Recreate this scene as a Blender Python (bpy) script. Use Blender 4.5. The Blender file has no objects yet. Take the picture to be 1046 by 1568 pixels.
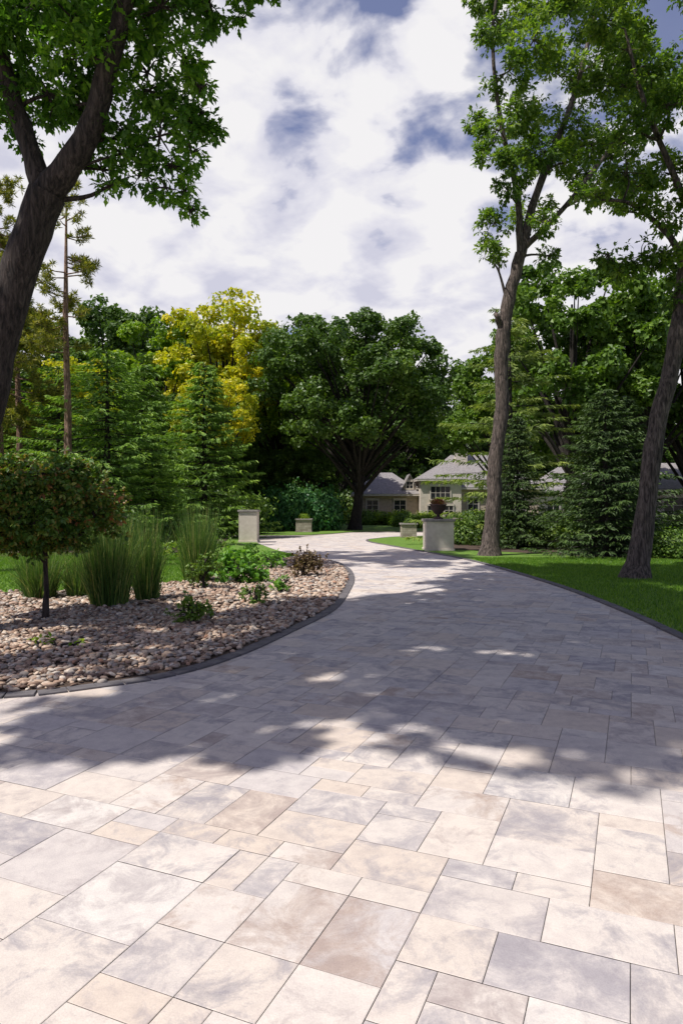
import bpy, math, random
import numpy as np
from mathutils import Vector
R = np.random.RandomState
scene = bpy.context.scene
COL = scene.collection

# ------------------------------------------------------------------ helpers
def link(o, parent=None):
    COL.objects.link(o)
    if parent: o.parent = parent
    return o

def empty(name, loc=(0,0,0)):
    e = bpy.data.objects.new(name, None); e.location = loc; e.empty_display_size = .3
    return link(e)

def fast_mesh(name, V, k, mat, t=None, smooth=False, F=None, col=None):
    V = np.asarray(V, dtype=np.float32).reshape(-1, 3)
    me = bpy.data.meshes.new(name)
    if F is None: F = np.arange(len(V), dtype=np.int32)
    F = np.asarray(F, dtype=np.int32).ravel()
    m = len(F)//k
    me.vertices.add(len(V)); me.loops.add(len(F)); me.polygons.add(m)
    me.vertices.foreach_set("co", V.ravel())
    me.loops.foreach_set("vertex_index", F)
    me.polygons.foreach_set("loop_start", np.arange(m, dtype=np.int32)*k)
    me.polygons.foreach_set("use_smooth", np.full(m, smooth))
    me.update(calc_edges=True)
    if t is not None:
        a = me.attributes.new("tint", 'FLOAT', 'FACE'); a.data.foreach_set("value", np.asarray(t, dtype=np.float32))
    if col is not None:
        a = me.attributes.new("rnd", 'FLOAT_COLOR', 'FACE'); a.data.foreach_set("color", np.asarray(col, dtype=np.float32).ravel())
    if mat: me.materials.append(mat)
    return me

def obj(name, me, parent=None, loc=(0,0,0)):
    o = bpy.data.objects.new(name, me); o.location = loc
    return link(o, parent)

def nrm(a): return a/np.maximum(np.linalg.norm(a, axis=-1, keepdims=True), 1e-9)

def in_poly(P, poly):
    x, y = P[:,0], P[:,1]; c = np.zeros(len(P), bool); n = len(poly); j = n-1
    for i in range(n):
        xi, yi = poly[i][:2]; xj, yj = poly[j][:2]
        if yi != yj:
            m = ((yi > y) != (yj > y)) & (x < (xj-xi)*(y-yi)/(yj-yi)+xi)
            c ^= m
        j = i
    return c

# ------------------------------------------------------------------ materials
def newmat(name):
    m = bpy.data.materials.new(name); m.use_nodes = True
    nt = m.node_tree; b = nt.nodes["Principled BSDF"]
    return m, nt, b
def N(nt, t, **kw):
    n = nt.nodes.new(t)
    for k, v in kw.items(): setattr(n, k, v)
    return n
def ramp(nt, fac, stops):
    r = N(nt, "ShaderNodeValToRGB"); e = r.color_ramp.elements
    while len(e) > 1: e.remove(e[-1])
    e[0].position = stops[0][0]; e[0].color = (*stops[0][1], 1)
    for p, c in stops[1:]:
        x = e.new(p); x.color = (*c, 1)
    nt.links.new(fac, r.inputs[0]); return r.outputs[0]
def noise(nt, scale, detail=4, rough=.55, vec=None, dist=0):
    n = N(nt, "ShaderNodeTexNoise"); n.inputs["Scale"].default_value = scale
    n.inputs["Detail"].default_value = detail; n.inputs["Roughness"].default_value = rough
    n.inputs["Distortion"].default_value = dist
    if vec is None:
        tc = N(nt, "ShaderNodeTexCoord"); vec = tc.outputs["Object"]
    nt.links.new(vec, n.inputs["Vector"]); return n
def bump(nt, b, h, strength, dist):
    bp = N(nt, "ShaderNodeBump"); bp.inputs["Strength"].default_value = strength
    bp.inputs["Distance"].default_value = dist
    nt.links.new(h, bp.inputs["Height"]); nt.links.new(bp.outputs[0], b.inputs["Normal"])

def leaf_mat(name, stops, transl=.35, rough=.45, spec=.4):
    m, nt, b = newmat(name)
    a = N(nt, "ShaderNodeAttribute", attribute_name="tint")
    c = ramp(nt, a.outputs["Fac"], stops)
    nt.links.new(c, b.inputs["Base Color"]); b.inputs["Roughness"].default_value = rough
    b.inputs["Specular IOR Level"].default_value = spec
    tr = N(nt, "ShaderNodeBsdfTranslucent")
    mu = N(nt, "ShaderNodeMix", data_type='RGBA', blend_type='MULTIPLY'); mu.inputs["Factor"].default_value = 1
    nt.links.new(c, mu.inputs["A"]); mu.inputs["B"].default_value = (1.6, 1.7, .6, 1)
    nt.links.new(mu.outputs["Result"], tr.inputs[0])
    mx = N(nt, "ShaderNodeMixShader"); mx.inputs[0].default_value = transl
    out = nt.nodes["Material Output"]
    nt.links.new(b.outputs[0], mx.inputs[1]); nt.links.new(tr.outputs[0], mx.inputs[2]); nt.links.new(mx.outputs[0], out.inputs[0])
    return m

M = {}
M['oak'] = leaf_mat("oak_leaf", [(0,(.028,.075,.012)),(.5,(.08,.19,.022)),(1,(.22,.40,.035))],.40)
M['oakR'] = leaf_mat("oak_leaf_light", [(0,(.035,.08,.014)),(.5,(.105,.19,.028)),(1,(.27,.36,.05))], .42)
M['dark'] = leaf_mat("woodland_leaf", [(0,(.032,.07,.014)),(.5,(.085,.16,.026)),(1,(.19,.28,.042))], .28)
M['mid'] = leaf_mat("maple_leaf", [(0,(.045,.10,.015)),(.5,(.12,.215,.03)),(1,(.22,.33,.045))], .32)
M['gold'] = leaf_mat("golden_locust_leaf", [(0,(.12,.20,.015)),(.45,(.38,.41,.02)),(1,(.85,.68,.03))], .35)
M['lime'] = leaf_mat("lime_leaf", [(0,(.07,.15,.015)),(.5,(.18,.31,.02)),(1,(.38,.46,.03))], .35)
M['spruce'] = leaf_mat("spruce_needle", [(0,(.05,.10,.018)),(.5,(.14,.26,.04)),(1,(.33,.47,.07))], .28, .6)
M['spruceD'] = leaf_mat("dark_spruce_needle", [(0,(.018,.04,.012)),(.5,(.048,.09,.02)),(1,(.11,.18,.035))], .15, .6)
M['pine'] = leaf_mat("white_pine_needle", [(0,(.07,.11,.03)),(.5,(.18,.25,.055)),(1,(.36,.42,.09))], .25, .6)
M['rpine'] = leaf_mat("red_pine_needle", [(0,(.07,.09,.02)),(.5,(.20,.22,.035)),(1,(.40,.36,.05))], .28, .6)
M['red'] = leaf_mat("ninebark_leaf", [(0,(.03,.08,.015)),(.5,(.10,.20,.03)),(.75,(.20,.22,.04)),(1,(.42,.13,.07))], .3)
M['bronze'] = leaf_mat("barberry_leaf", [(0,(.05,.035,.022)),(.6,(.13,.08,.04)),(1,(.24,.19,.07))], .25)
M['hyd'] = leaf_mat("hydrangea_leaf", [(0,(.06,.15,.02)),(.5,(.13,.30,.035)),(1,(.26,.44,.06))], .35)
M['blue'] = leaf_mat("mulberry_leaf", [(0,(.02,.085,.025)),(.5,(.05,.17,.045)),(1,(.13,.28,.07))], .25)
M['reed'] = leaf_mat("reed_grass_blade", [(0,(.03,.075,.02)),(.5,(.085,.18,.035)),(.85,(.19,.29,.07)),(1,(.48,.42,.18))], .3)
M['turf'] = leaf_mat("turf_blade", [(0,(.05,.13,.013)),(.5,(.12,.24,.022)),(1,(.22,.34,.04))], .35)
M['flower'] = leaf_mat("flower_petal", [(0,(.20,.02,.04)),(.5,(.07,.12,.02)),(1,(.3,.05,.06))], .25)

def bark(name, c1, c2):
    m, nt, b = newmat(name)
    tc = N(nt, "ShaderNodeTexCoord"); mp = N(nt, "ShaderNodeMapping"); mp.inputs["Scale"].default_value = (1,1,.16)
    nt.links.new(tc.outputs["Object"], mp.inputs[0])
    n = noise(nt, 26, 5, .65, mp.outputs[0], .6); n2 = noise(nt, 1.6, 3)
    c = ramp(nt, n.outputs["Fac"], [(.38, tuple(x*.3 for x in c1)), (.5, c1), (.66, c2)])
    mu = N(nt, "ShaderNodeMix", data_type='RGBA', blend_type='MULTIPLY'); mu.inputs["Factor"].default_value = .7
    g = ramp(nt, n2.outputs["Fac"], [(.3,(.55,.55,.55)),(.7,(1.0,1.0,1.0))])
    nt.links.new(c, mu.inputs["A"]); nt.links.new(g, mu.inputs["B"])
    nt.links.new(mu.outputs["Result"], b.inputs["Base Color"]); b.inputs["Roughness"].default_value = .95
    bump(nt, b, n.outputs["Fac"], 1, .08)
    return m
M['bark'] = bark("oak_bark", (.055,.04,.033), (.12,.092,.078))
M['barkR'] = bark("grey_oak_bark", (.13,.10,.082), (.28,.22,.185))
M['barkP'] = bark("red_pine_bark", (.38,.22,.15), (.60,.42,.31))
M['barkD'] = bark("woodland_bark", (.035,.028,.022), (.07,.055,.045))

def noisy(name, stops, scale, detail=5, bs=.3, bd=.02, rough=.9):
    m, nt, b = newmat(name); n = noise(nt, scale, detail, .62)
    nt.links.new(ramp(nt, n.outputs["Fac"], stops), b.inputs["Base Color"])
    b.inputs["Roughness"].default_value = rough; bump(nt, b, n.outputs["Fac"], bs, bd)
    return m
M['lawn'] = noisy("lawn_turf", [(.3,(.055,.12,.014)),(.5,(.11,.21,.02)),(.7,(.17,.28,.032))], 9, 8, .6, .03)
M['ground'] = noisy("woodland_ground", [(.3,(.03,.045,.014)),(.6,(.06,.09,.025))], 3)
M['mulch'] = noisy("mulch_soil", [(.3,(.03,.018,.012)),(.5,(.07,.045,.03)),(.7,(.12,.08,.055))], 30, 6, .8, .03)
M['joint'] = noisy("joint_sand", [(.3,(.25,.215,.185)),(.7,(.35,.305,.265))], 12)
M['edge'] = noisy("edging_stone_grey", [(.3,(.085,.078,.082)),(.7,(.17,.155,.155))], 7)
M['lime_st'] = noisy("limestone", [(.3,(.56,.49,.40)),(.7,(.70,.63,.53))], 5, 5, .3, .01)
M['cap'] = noisy("cap_stone", [(.3,(.20,.18,.165)),(.7,(.33,.30,.27))], 8)
M['roof'] = noisy("shingle_roof", [(.3,(.17,.155,.15)),(.7,(.31,.29,.28))], 6)
M['trim'] = noisy("painted_trim", [(.3,(.54,.48,.41)),(.7,(.62,.57,.50))], 3, 2, .05, .002, .6)
M['urn'] = noisy("bronze_urn", [(.3,(.035,.022,.02)),(.7,(.08,.045,.04))], 12)
m, nt, b = newmat("window_glass"); b.inputs["Base Color"].default_value = (.02,.025,.03,1); b.inputs["Roughness"].default_value = .08; M['glass'] = m

def wallmat(name, a, bb, mortar, sc):
    m, nt, b = newmat(name)
    tc = N(nt, "ShaderNodeTexCoord"); sep = N(nt, "ShaderNodeSeparateXYZ"); cmb = N(nt, "ShaderNodeCombineXYZ")
    ad = N(nt, "ShaderNodeMath", operation='ADD')
    nt.links.new(tc.outputs["Object"], sep.inputs[0]); nt.links.new(sep.outputs[0], ad.inputs[0]); nt.links.new(sep.outputs[1], ad.inputs[1])
    nt.links.new(ad.outputs[0], cmb.inputs[0]); nt.links.new(sep.outputs[2], cmb.inputs[1])
    br = N(nt, "ShaderNodeTexBrick"); br.inputs["Scale"].default_value = sc
    br.inputs["Color1"].default_value = (*a,1); br.inputs["Color2"].default_value = (*bb,1); br.inputs["Mortar"].default_value = (*mortar,1)
    br.inputs["Mortar Size"].default_value = .012
    nt.links.new(cmb.outputs[0], br.inputs["Vector"])
    n = noise(nt, 5, 4); mu = N(nt, "ShaderNodeMix", data_type='RGBA', blend_type='MULTIPLY'); mu.inputs["Factor"].default_value = .5
    g = ramp(nt, n.outputs["Fac"], [(.3,(.6,.58,.55)),(.7,(1,1,1))])
    nt.links.new(br.outputs[0], mu.inputs["A"]); nt.links.new(g, mu.inputs["B"])
    nt.links.new(mu.outputs["Result"], b.inputs["Base Color"]); b.inputs["Roughness"].default_value = .9
    bump(nt, b, br.outputs["Fac"], -.4, .01)
    return m
M['wall'] = wallmat("house_stone_wall", (.58,.47,.36), (.48,.39,.30), (.54,.46,.37), 1.6)
M['pst'] = wallmat("pillar_stone", (.46,.40,.33), (.30,.25,.20), (.22,.19,.16), 2.2)

# pavers
m, nt, b = newmat("paver_concrete"); M['paver'] = m
at = N(nt, "ShaderNodeAttribute", attribute_name="rnd")
sep = N(nt, "ShaderNodeSeparateColor"); nt.links.new(at.outputs["Color"], sep.inputs[0])
tc = N(nt, "ShaderNodeTexCoord")
sc = N(nt, "ShaderNodeVectorMath", operation='SCALE'); sc.inputs["Scale"].default_value = 40
nt.links.new(at.outputs["Vector"], sc.inputs[0])
ad = N(nt, "ShaderNodeVectorMath", operation='ADD'); nt.links.new(tc.outputs["Object"], ad.inputs[0]); nt.links.new(sc.outputs[0], ad.inputs[1])
base = ramp(nt, sep.outputs[0], [(0,(.55,.505,.485)),(.25,(.61,.55,.50)),(.5,(.66,.595,.535)),(.8,(.61,.52,.44)),(1,(.66,.61,.56))])
n1 = noise(nt, 4.2, 8, .74, ad.outputs[0], .5)
sub = N(nt, "ShaderNodeMath", operation='MULTIPLY_ADD'); sub.inputs[1].default_value = .14
nt.links.new(sep.outputs[1], sub.inputs[0]); nt.links.new(n1.outputs["Fac"], sub.inputs[2])
pf = ramp(nt, sub.outputs[0], [(.545,(0,0,0)),(.63,(.55,.55,.55)),(.73,(1,1,1))])
patch = ramp(nt, sep.outputs[2], [(0,(.27,.255,.285)),(.65,(.35,.32,.335)),(1,(.38,.28,.225))])
pm = N(nt, "ShaderNodeMath", operation='MULTIPLY'); pm.inputs[1].default_value = .78; nt.links.new(pf, pm.inputs[0])
mx = N(nt, "ShaderNodeMix", data_type='RGBA'); nt.links.new(pm.outputs[0], mx.inputs["Factor"]); nt.links.new(base, mx.inputs["A"]); nt.links.new(patch, mx.inputs["B"])
n2 = noise(nt, 160, 3, .7); g = ramp(nt, n2.outputs["Fac"], [(.3,(.88,.88,.88)),(.7,(1.05,1.05,1.05))])
n3 = noise(nt, 11, 6, .65, ad.outputs[0]); g3 = ramp(nt, n3.outputs["Fac"], [(.3,(.86,.855,.87)),(.6,(1.03,1.03,1.02))])
m1 = N(nt, "ShaderNodeMix", data_type='RGBA', blend_type='MULTIPLY'); m1.inputs["Factor"].default_value = 1
m2 = N(nt, "ShaderNodeMix", data_type='RGBA', blend_type='MULTIPLY'); m2.inputs["Factor"].default_value = 1
nt.links.new(mx.outputs["Result"], m1.inputs["A"]); nt.links.new(g, m1.inputs["B"])
nt.links.new(m1.outputs["Result"], m2.inputs["A"]); nt.links.new(g3, m2.inputs["B"])
nt.links.new(m2.outputs["Result"], b.inputs["Base Color"]); b.inputs["Roughness"].default_value = .85; b.inputs["Specular IOR Level"].default_value = .2
bump(nt, b, n2.outputs["Fac"], .3, .004)

# river stones
m, nt, b = newmat("river_stone"); M['stone'] = m
at = N(nt, "ShaderNodeAttribute", attribute_name="tint")
c = ramp(nt, at.outputs["Fac"], [(0,(.13,.075,.05)),(.2,(.34,.22,.15)),(.4,(.50,.36,.255)),(.55,(.64,.50,.37)),(.68,(.22,.185,.165)),(.8,(.42,.36,.30)),(.9,(.74,.64,.52)),(1,(.42,.21,.12))])
n = noise(nt, 45, 4); g = ramp(nt, n.outputs["Fac"], [(.3,(.72,.72,.72)),(.7,(1.05,1.05,1.05))])
mu = N(nt, "ShaderNodeMix", data_type='RGBA', blend_type='MULTIPLY'); mu.inputs["Factor"].default_value = 1
nt.links.new(c, mu.inputs["A"]); nt.links.new(g, mu.inputs["B"]); nt.links.new(mu.outputs["Result"], b.inputs["Base Color"]); b.inputs["Roughness"].default_value = .7

# ------------------------------------------------------------------ geometry generators
LOBED = [(0,0),(.22,.07),(.36,.26),(.46,.13),(.66,.36),(.78,.17),(1,0)]
LOBED = LOBED + [(a,-c) for a, c in reversed(LOBED[1:-1])]
DIAM = [(0,0),(.55,.5),(1,0),(.55,-.5)]
HEX = [(0,0),(.3,.42),(.7,.36),(1,0),(.7,-.36),(.3,-.42)]
def leaf_polys(C, D, Nn, L, W, prof):
    D = nrm(D); S = nrm(np.cross(D, Nn)); U = np.cross(S, D)
    out = []
    for a, c in prof:
        out.append(C + D*(L*a)[:,None] + S*(W*c)[:,None] + U*((-.22*L*a*a)+(.25*W*abs(c)))[:,None])
    return np.stack(out, 1).reshape(-1, 3)

def sprigs(P, O, rng, per, L, prof, wr=.8, droop=.3):
    n = len(P)
    C = np.repeat(P, per, 0); Oo = np.repeat(O, per, 0)
    rd = nrm(rng.normal(size=(n*per, 3)))
    D = nrm(Oo*.45 + rd + np.array([0,0,-droop]))
    Nn = rng.normal(size=(n*per,3))*.45 + np.array([-.2,-.1,1.0])
    Ls = L*rng.uniform(.65,1.2,n*per)
    return leaf_polys(C + rd*L*.12, D, Nn, Ls, Ls*wr, prof)

def clump_points(c, r, n, rng, flat=.75, sub=9, tight=.42):
    sd = nrm(rng.normal(size=(sub,3))); sr = rng.uniform(.35,1,sub)**.5*r
    sc_ = sd*sr[:,None]*np.array([1,1,flat])
    idx = rng.randint(0, sub, n)
    off = rng.normal(size=(n,3))*r*tight*.55*np.array([1,1,.75])
    P = sc_[idx]+off
    O = nrm(P + np.array([0,0,.2*r]))
    return P+np.array(c), O, sc_+np.array(c)

def tube(pts, rad, ns=8):
    pts = np.asarray(pts, float); n = len(pts)
    T = np.gradient(pts, axis=0); T = nrm(T)
    ref = np.array([1.,0,0]) if abs(T[0][0]) < .8 else np.array([0,1.,0])
    rings = []
    for i in range(n):
        a = ref - T[i]*np.dot(ref, T[i]); a /= np.linalg.norm(a); bb = np.cross(T[i], a)
        ang = np.arange(ns)*2*math.pi/ns
        rings.append(pts[i] + rad[i]*(np.cos(ang)[:,None]*a + np.sin(ang)[:,None]*bb))
    V = np.concatenate(rings)
    i = np.arange(n-1)[:,None]*ns; j = np.arange(ns)[None,:]; j2 = (j+1)%ns
    F = np.stack([i+j, i+j2, i+ns+j2, i+ns+j], -1).reshape(-1,4)
    return V, F

class Tubes:
    def __init__(s): s.V=[]; s.F=[]; s.n=0
    def add(s, pts, rad, ns=8):
        V, F = tube(pts, rad, ns); s.V.append(V); s.F.append(F+s.n); s.n += len(V)
    def mesh(s, name, mat): return fast_mesh(name, np.concatenate(s.V), 4, mat, smooth=True, F=np.concatenate(s.F))

def smooth_line(pts, rad, rng, per=5, wob=.03):
    pts = np.array(pts, float); n = len(pts); t = np.arange(n); tt = np.linspace(0, n-1, (n-1)*per+1)
    P = np.vstack([2*pts[0]-pts[1], pts, 2*pts[-1]-pts[-2]])
    out = []
    for q in tt:
        i = min(int(q), n-2); u = q-i; p0,p1,p2,p3 = P[i],P[i+1],P[i+2],P[i+3]
        out.append(.5*((2*p1)+(-p0+p2)*u+(2*p0-5*p1+4*p2-p3)*u*u+(-p0+3*p1-3*p2+p3)*u**3))
    out = np.array(out); r = np.interp(tt, t, rad)
    out[1:] += rng.normal(size=out[1:].shape)*wob*r[1:,None]*2
    return out, r

def build_tree(name, loc, limbs, clumps, leafmat, barkmat, seed, L=.15, per=7, dens=60, prof=LOBED, wr=.8, flat=.75, ns=14, twigs=True, sub=9, tight=.42, wob=.03):
    rng = R(seed); root = empty(name, loc); o = np.array(loc)
    T = Tubes(); nodes = []
    for k, (pts, rad) in enumerate(limbs):
        p, r = smooth_line(pts, rad, rng, 5, wob)
        if k == 0:
            h = p[:,2]-p[0,2]; r = r*(1+.55*np.exp(-h/.22))
        r = r*rng.uniform(.94,1.07,len(r))
        T.add(p-o, r, ns if k == 0 else 9)
        for a, bb in zip(p, r): nodes.append((*a, bb))
    nodes = np.array(nodes); zmin = np.min([c[2] for c in clumps])
    cand = nodes[nodes[:,2] > min(zmin, nodes[:,2].max()*.55)-.5]
    LV=[]; TT=[]
    for (x,y,z,r) in sorted(clumps, key=lambda c: np.min(np.linalg.norm(cand[:,:3]-np.array(c[:3]), axis=1))):
        c = np.array([x,y,z]); d = np.linalg.norm(cand[:,:3]-c, axis=1) + np.maximum(0, cand[:,2]-z+.2)*1.5
        q = cand[np.argmin(d)]; a = q[:3]; ln = np.linalg.norm(c-a)
        if ln > .15:
            mid = (a+c)/2 + rng.normal(size=3)*.08*ln + np.array([0,0,.06*ln])
            r0 = min(q[3]*.7, .02+.022*ln)
            p, rr = smooth_line([a, mid, c], [r0, r0*.7, r0*.4], rng, 4)
            T.add(p-o, rr, 6)
            cand = np.vstack([cand, np.column_stack([p, rr])])
        n = max(8, int(dens*(r/.5)**2))
        P, O, S = clump_points(c, r, n, rng, flat, sub, tight)
        if twigs:
            for s in S:
                T.add(np.array([c, (c+s)/2+rng.normal(size=3)*.07*r, s])-o, [.012+.006*r,.009,.004], 4)
        LV.append(sprigs(P-o, O, rng, per, L, prof, wr))
        TT.append(np.clip(rng.uniform(.1,.75)*.55 + rng.uniform(0,.6,n*per), 0, 1))
    me = fast_mesh("leaves", np.concatenate(LV), len(prof), leafmat, np.concatenate(TT))
    obj("foliage", me, root)
    obj("trunk_and_limbs", T.mesh("trunk", barkmat), root)
    return root

def deciduous_meshes(H, RX, seed, leafmat, barkmat, L=.3, n=26000, z0=.22, nclump=26, rs=1.0):
    rng = R(seed); T = Tubes(); zc = H*(z0+1)/2; rz = H*(1-z0)/2
    tr = .02*H+.05
    lean = rng.normal(size=2)*.03*H
    p, r = smooth_line([(0,0,0),(lean[0]*.3,lean[1]*.3,H*.2),(lean[0]*.6,lean[1]*.6,H*.42),(lean[0],lean[1],H*.8)], [tr*1.1,tr*.85,tr*.6,tr*.15], rng)
    r = r*(1+.5*np.exp(-p[:,2]/.4)); T.add(p, r, 10); LV=[]; TT=[]
    cs = []
    for i in range(nclump):
        u = (i+.5)/nclump; zz = 1-1.75*u; a = i*2.39996+rng.uniform(-.3,.3)
        rad = math.sqrt(max(0,1-zz*zz)) if zz > -.2 else .95-.25*abs(zz)
        k = rng.uniform(.66,.92)
        cs.append((RX*rad*k*math.cos(a), RX*rad*k*math.sin(a), zc+rz*zz*.80+rng.uniform(-.05,.05)*H))
    for i in range(nclump//3):
        d = nrm(rng.normal(size=3)); cs.append((d[0]*RX*.4, d[1]*RX*.4, zc+d[2]*rz*.45))
    for c in cs:
        c = np.array(c); rr = RX*rng.uniform(.2,.34)*rs
        j = min(len(p)-1, int(len(p)*min(.95, max(.3, (c[2]/H)*.7))))
        a = p[j]; mid = (a+c)/2+np.array([0,0,.04*H])*rng.uniform(-.5,1)
        q, rq = smooth_line([a, mid, c], [tr*.38, tr*.22, tr*.06], rng, 4); T.add(q, rq, 6)
        m = int(n/len(cs)*rng.uniform(.8,1.2)); nsub = 11
        sd = nrm(rng.normal(size=(nsub,3))+np.array([0,0,.25])); sc_ = sd*(rr*rng.uniform(.35,1.0,nsub))[:,None]*np.array([1,1,.75])
        idx = rng.randint(0,nsub,m); sr = rr*rng.uniform(.26,.5,nsub)
        dirs = nrm(rng.normal(size=(m,3))+np.array([0,0,.45]))
        P = c + sc_[idx] + dirs*(sr[idx]*rng.uniform(.7,1.12,m))[:,None]*np.array([1,1,.72])
        Nn = dirs+rng.normal(size=(m,3))*.5+np.array([0,0,.25]); D = np.cross(Nn, rng.normal(size=(m,3)))
        Ls = L*rng.uniform(.55,1.3,m)
        LV.append(leaf_polys(P, D, Nn, Ls, Ls*.75, DIAM))
        TT.append(np.clip(rng.uniform(0,.3)+rng.uniform(0,.25,nsub)[idx]+rng.uniform(0,.45,m), 0, 1))
    return (fast_mesh("crown_foliage", np.concatenate(LV), 4, leafmat, np.concatenate(TT)), T.mesh("trunk", barkmat))

def conifer_meshes(H, RB, seed, leafmat, barkmat, whorls=34, nb=11, sp=46, L=.24, W=.07, droop=.25, power=.85, z0=.04, up=.0, irregular=.15):
    rng = R(seed); T = Tubes()
    T.add([(0,0,0),(0,0,H*.5),(0,0,H*.98)], [.018*H+.04,.011*H+.02,.01], 8)
    C=[];D=[];NN=[];LS=[];TT=[]
    for w in range(whorls):
        z = H*(z0+(1-z0)*(w/whorls)**.95); f = 1-z/H
        a0 = rng.uniform(0,6.28)
        for k in range(nb):
            a = a0+k*6.283/nb+rng.uniform(-.25,.25); l = RB*(f**power)*rng.uniform(1-irregular*2.4,1+irregular*1.3)+.12
            zz = z+rng.uniform(-.5,.5)*H/whorls
            out = np.array([math.cos(a),math.sin(a),0]); side = np.array([-out[1],out[0],0])
            m = max(8, int(sp*(l/RB+.15)))
            s = rng.uniform(.1,1,m)**.75
            h = -droop*l*(s - .75*s*s) + up*l*s
            wd = .30*l*(1-s) + .06
            sd = rng.uniform(-1,1,m)
            P = out*(s*l)[:,None] + side*(sd*wd)[:,None] + np.array([0,0,1])*(zz+h-np.abs(sd)*wd*.25)[:,None]
            C.append(P); D.append(out*.8 + side*(np.sign(sd)*.7)[:,None] + np.array([0,0,-.25]) + rng.normal(size=(m,3))*.25)
            NN.append(np.array([0,0,1.])+rng.normal(size=(m,3))*.4); LS.append(L*rng.uniform(.6,1.3,m))
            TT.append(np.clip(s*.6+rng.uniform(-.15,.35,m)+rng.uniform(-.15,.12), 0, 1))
            if k % 2 == 0: T.add([(0,0,zz),tuple(out*l*.5+np.array([0,0,zz-droop*l*.31+up*l*.5])),tuple(out*l*.9+np.array([0,0,zz-droop*l*.3+up*l*.9]))],[.012+.008*l,.01,.004],4)
    C=np.concatenate(C);D=np.concatenate(D);NN=np.concatenate(NN);LS=np.concatenate(LS)
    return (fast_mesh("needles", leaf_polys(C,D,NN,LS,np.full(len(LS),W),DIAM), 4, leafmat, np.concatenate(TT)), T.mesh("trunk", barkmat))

def place(name, meshes, loc, s=1, rot=0, parent=None, sz=None):
    e = empty(name, loc); e.scale = (s,s,sz or s); e.rotation_euler = (0,0,rot)
    if parent: e.parent = parent
    obj("foliage", meshes[0], e); obj("trunk", meshes[1], e)
    return e

# ------------------------------------------------------------------ ground, drive, lawns
def slab(name, outline, z0, z1, mat, parent=None):
    n = len(outline); V = [(x,y,z1) for x,y in outline]+[(x,y,z0) for x,y in outline]
    F = [tuple(range(n))]+[(i,i+n,(i+1)%n+n,(i+1)%n) for i in range(n)]
    me = bpy.data.meshes.new(name); me.from_pydata(V,[],F); me.materials.append(mat)
    import bmesh
    bm = bmesh.new(); bm.from_mesh(me); bmesh.ops.recalc_face_normals(bm, faces=bm.faces)
    top = max(bm.faces, key=lambda f: len(f.verts))
    if top.normal.z < 0: bmesh.ops.reverse_faces(bm, faces=bm.faces)
    bmesh.ops.triangulate(bm, faces=[top]); bm.to_mesh(me); bm.free()
    return obj(name, me, parent)
def curve(pts, per=6):
    p, _ = smooth_line([(x,y,0) for x,y in pts], [0]*len(pts), R(0), per, 0); return [(a[0],a[1]) for a in p]

me = bpy.data.meshes.new("ground"); me.from_pydata([(-500,-300,0),(500,-300,0),(500,700,0),(-500,700,0)],[],[(0,1,2,3)]); me.materials.append(M['ground']); obj("ground", me)

bed_front = curve([(-11,5.6),(-7,5.25),(-4.4,5.25),(-2.72,5.44),(-2.14,5.70),(-1.59,6.1),(-1.14,6.9),(-.73,8.16),(-.22,10),(.02,12.3),(.14,14.6),(.03,17),(-.43,19.4),(-1.3,21)])
bed_back = curve([(-1.3,21),(-2.0,18),(-2.7,14.8),(-3.5,13),(-4.5,12.1),(-5.9,11.9),(-11,11.8)])
drive_left_far = curve([(-1.3,21),(-2.3,24),(-3.1,27),(-4.1,31.2),(-4.6,33.6),(-7,35.2),(-40,35.6)])
drive_right = curve([(4.6,-12),(4.3,-3),(3.9,3),(3.85,6),(3.98,7.95),(4.12,9.67),(4.2,12.8),(3.95,17),(3.6,20),(2.9,23),(1.95,27),(1.24,30.4),(1.7,33),(4.2,36),(12,38),(60,40)])
far_edge = curve([(-60,38),(-20,37.8),(-4,37.2),(-1,39),(1,42.5),(5,43.6),(20,44),(60,46)])

me = bpy.data.meshes.new("driveway_base"); me.from_pydata([(-40,-14,.0055),(60,-14,.0055),(60,46,.0055),(-60,46,.0055)],[],[(0,1,2,3)]); me.materials.append(M['joint'])
drive = empty("paver_driveway"); obj("joint_sand", me, drive)

ang = math.radians(-23); ca, sa = math.cos(ang), math.sin(ang)
u = .142; rng = random.Random(5); nx, ny = 175, 405
occ = np.zeros((nx,ny), bool); tiles=[]
gx = (np.arange(nx)-110)*u; gy = (np.arange(ny)-80)*u
sizes = [(2,2),(2,3),(3,2),(2,3),(3,3),(1,2),(2,1),(3,2),(3,3),(3,2),(2,2)]
def center_in(x,y): return -11 < x < 6.5 and -3 < y < 41
for i in range(nx):
    for j in range(ny):
        if occ[i,j]: continue
        X = gx[i]*ca-gy[j]*sa; Y = gx[i]*sa+gy[j]*ca
        if not center_in(X,Y): occ[i,j]=True; continue
        opts = sizes[:]; rng.shuffle(opts); opts += [(1,2),(2,1),(1,1)]
        for a, bb in opts:
            if i+a<=nx and j+bb<=ny and not occ[i:i+a,j:j+bb].any():
                occ[i:i+a,j:j+bb]=True; tiles.append((i,j,a,bb)); break
g = .0013; V=[]; C=[]; F=[]; k=0
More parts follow.
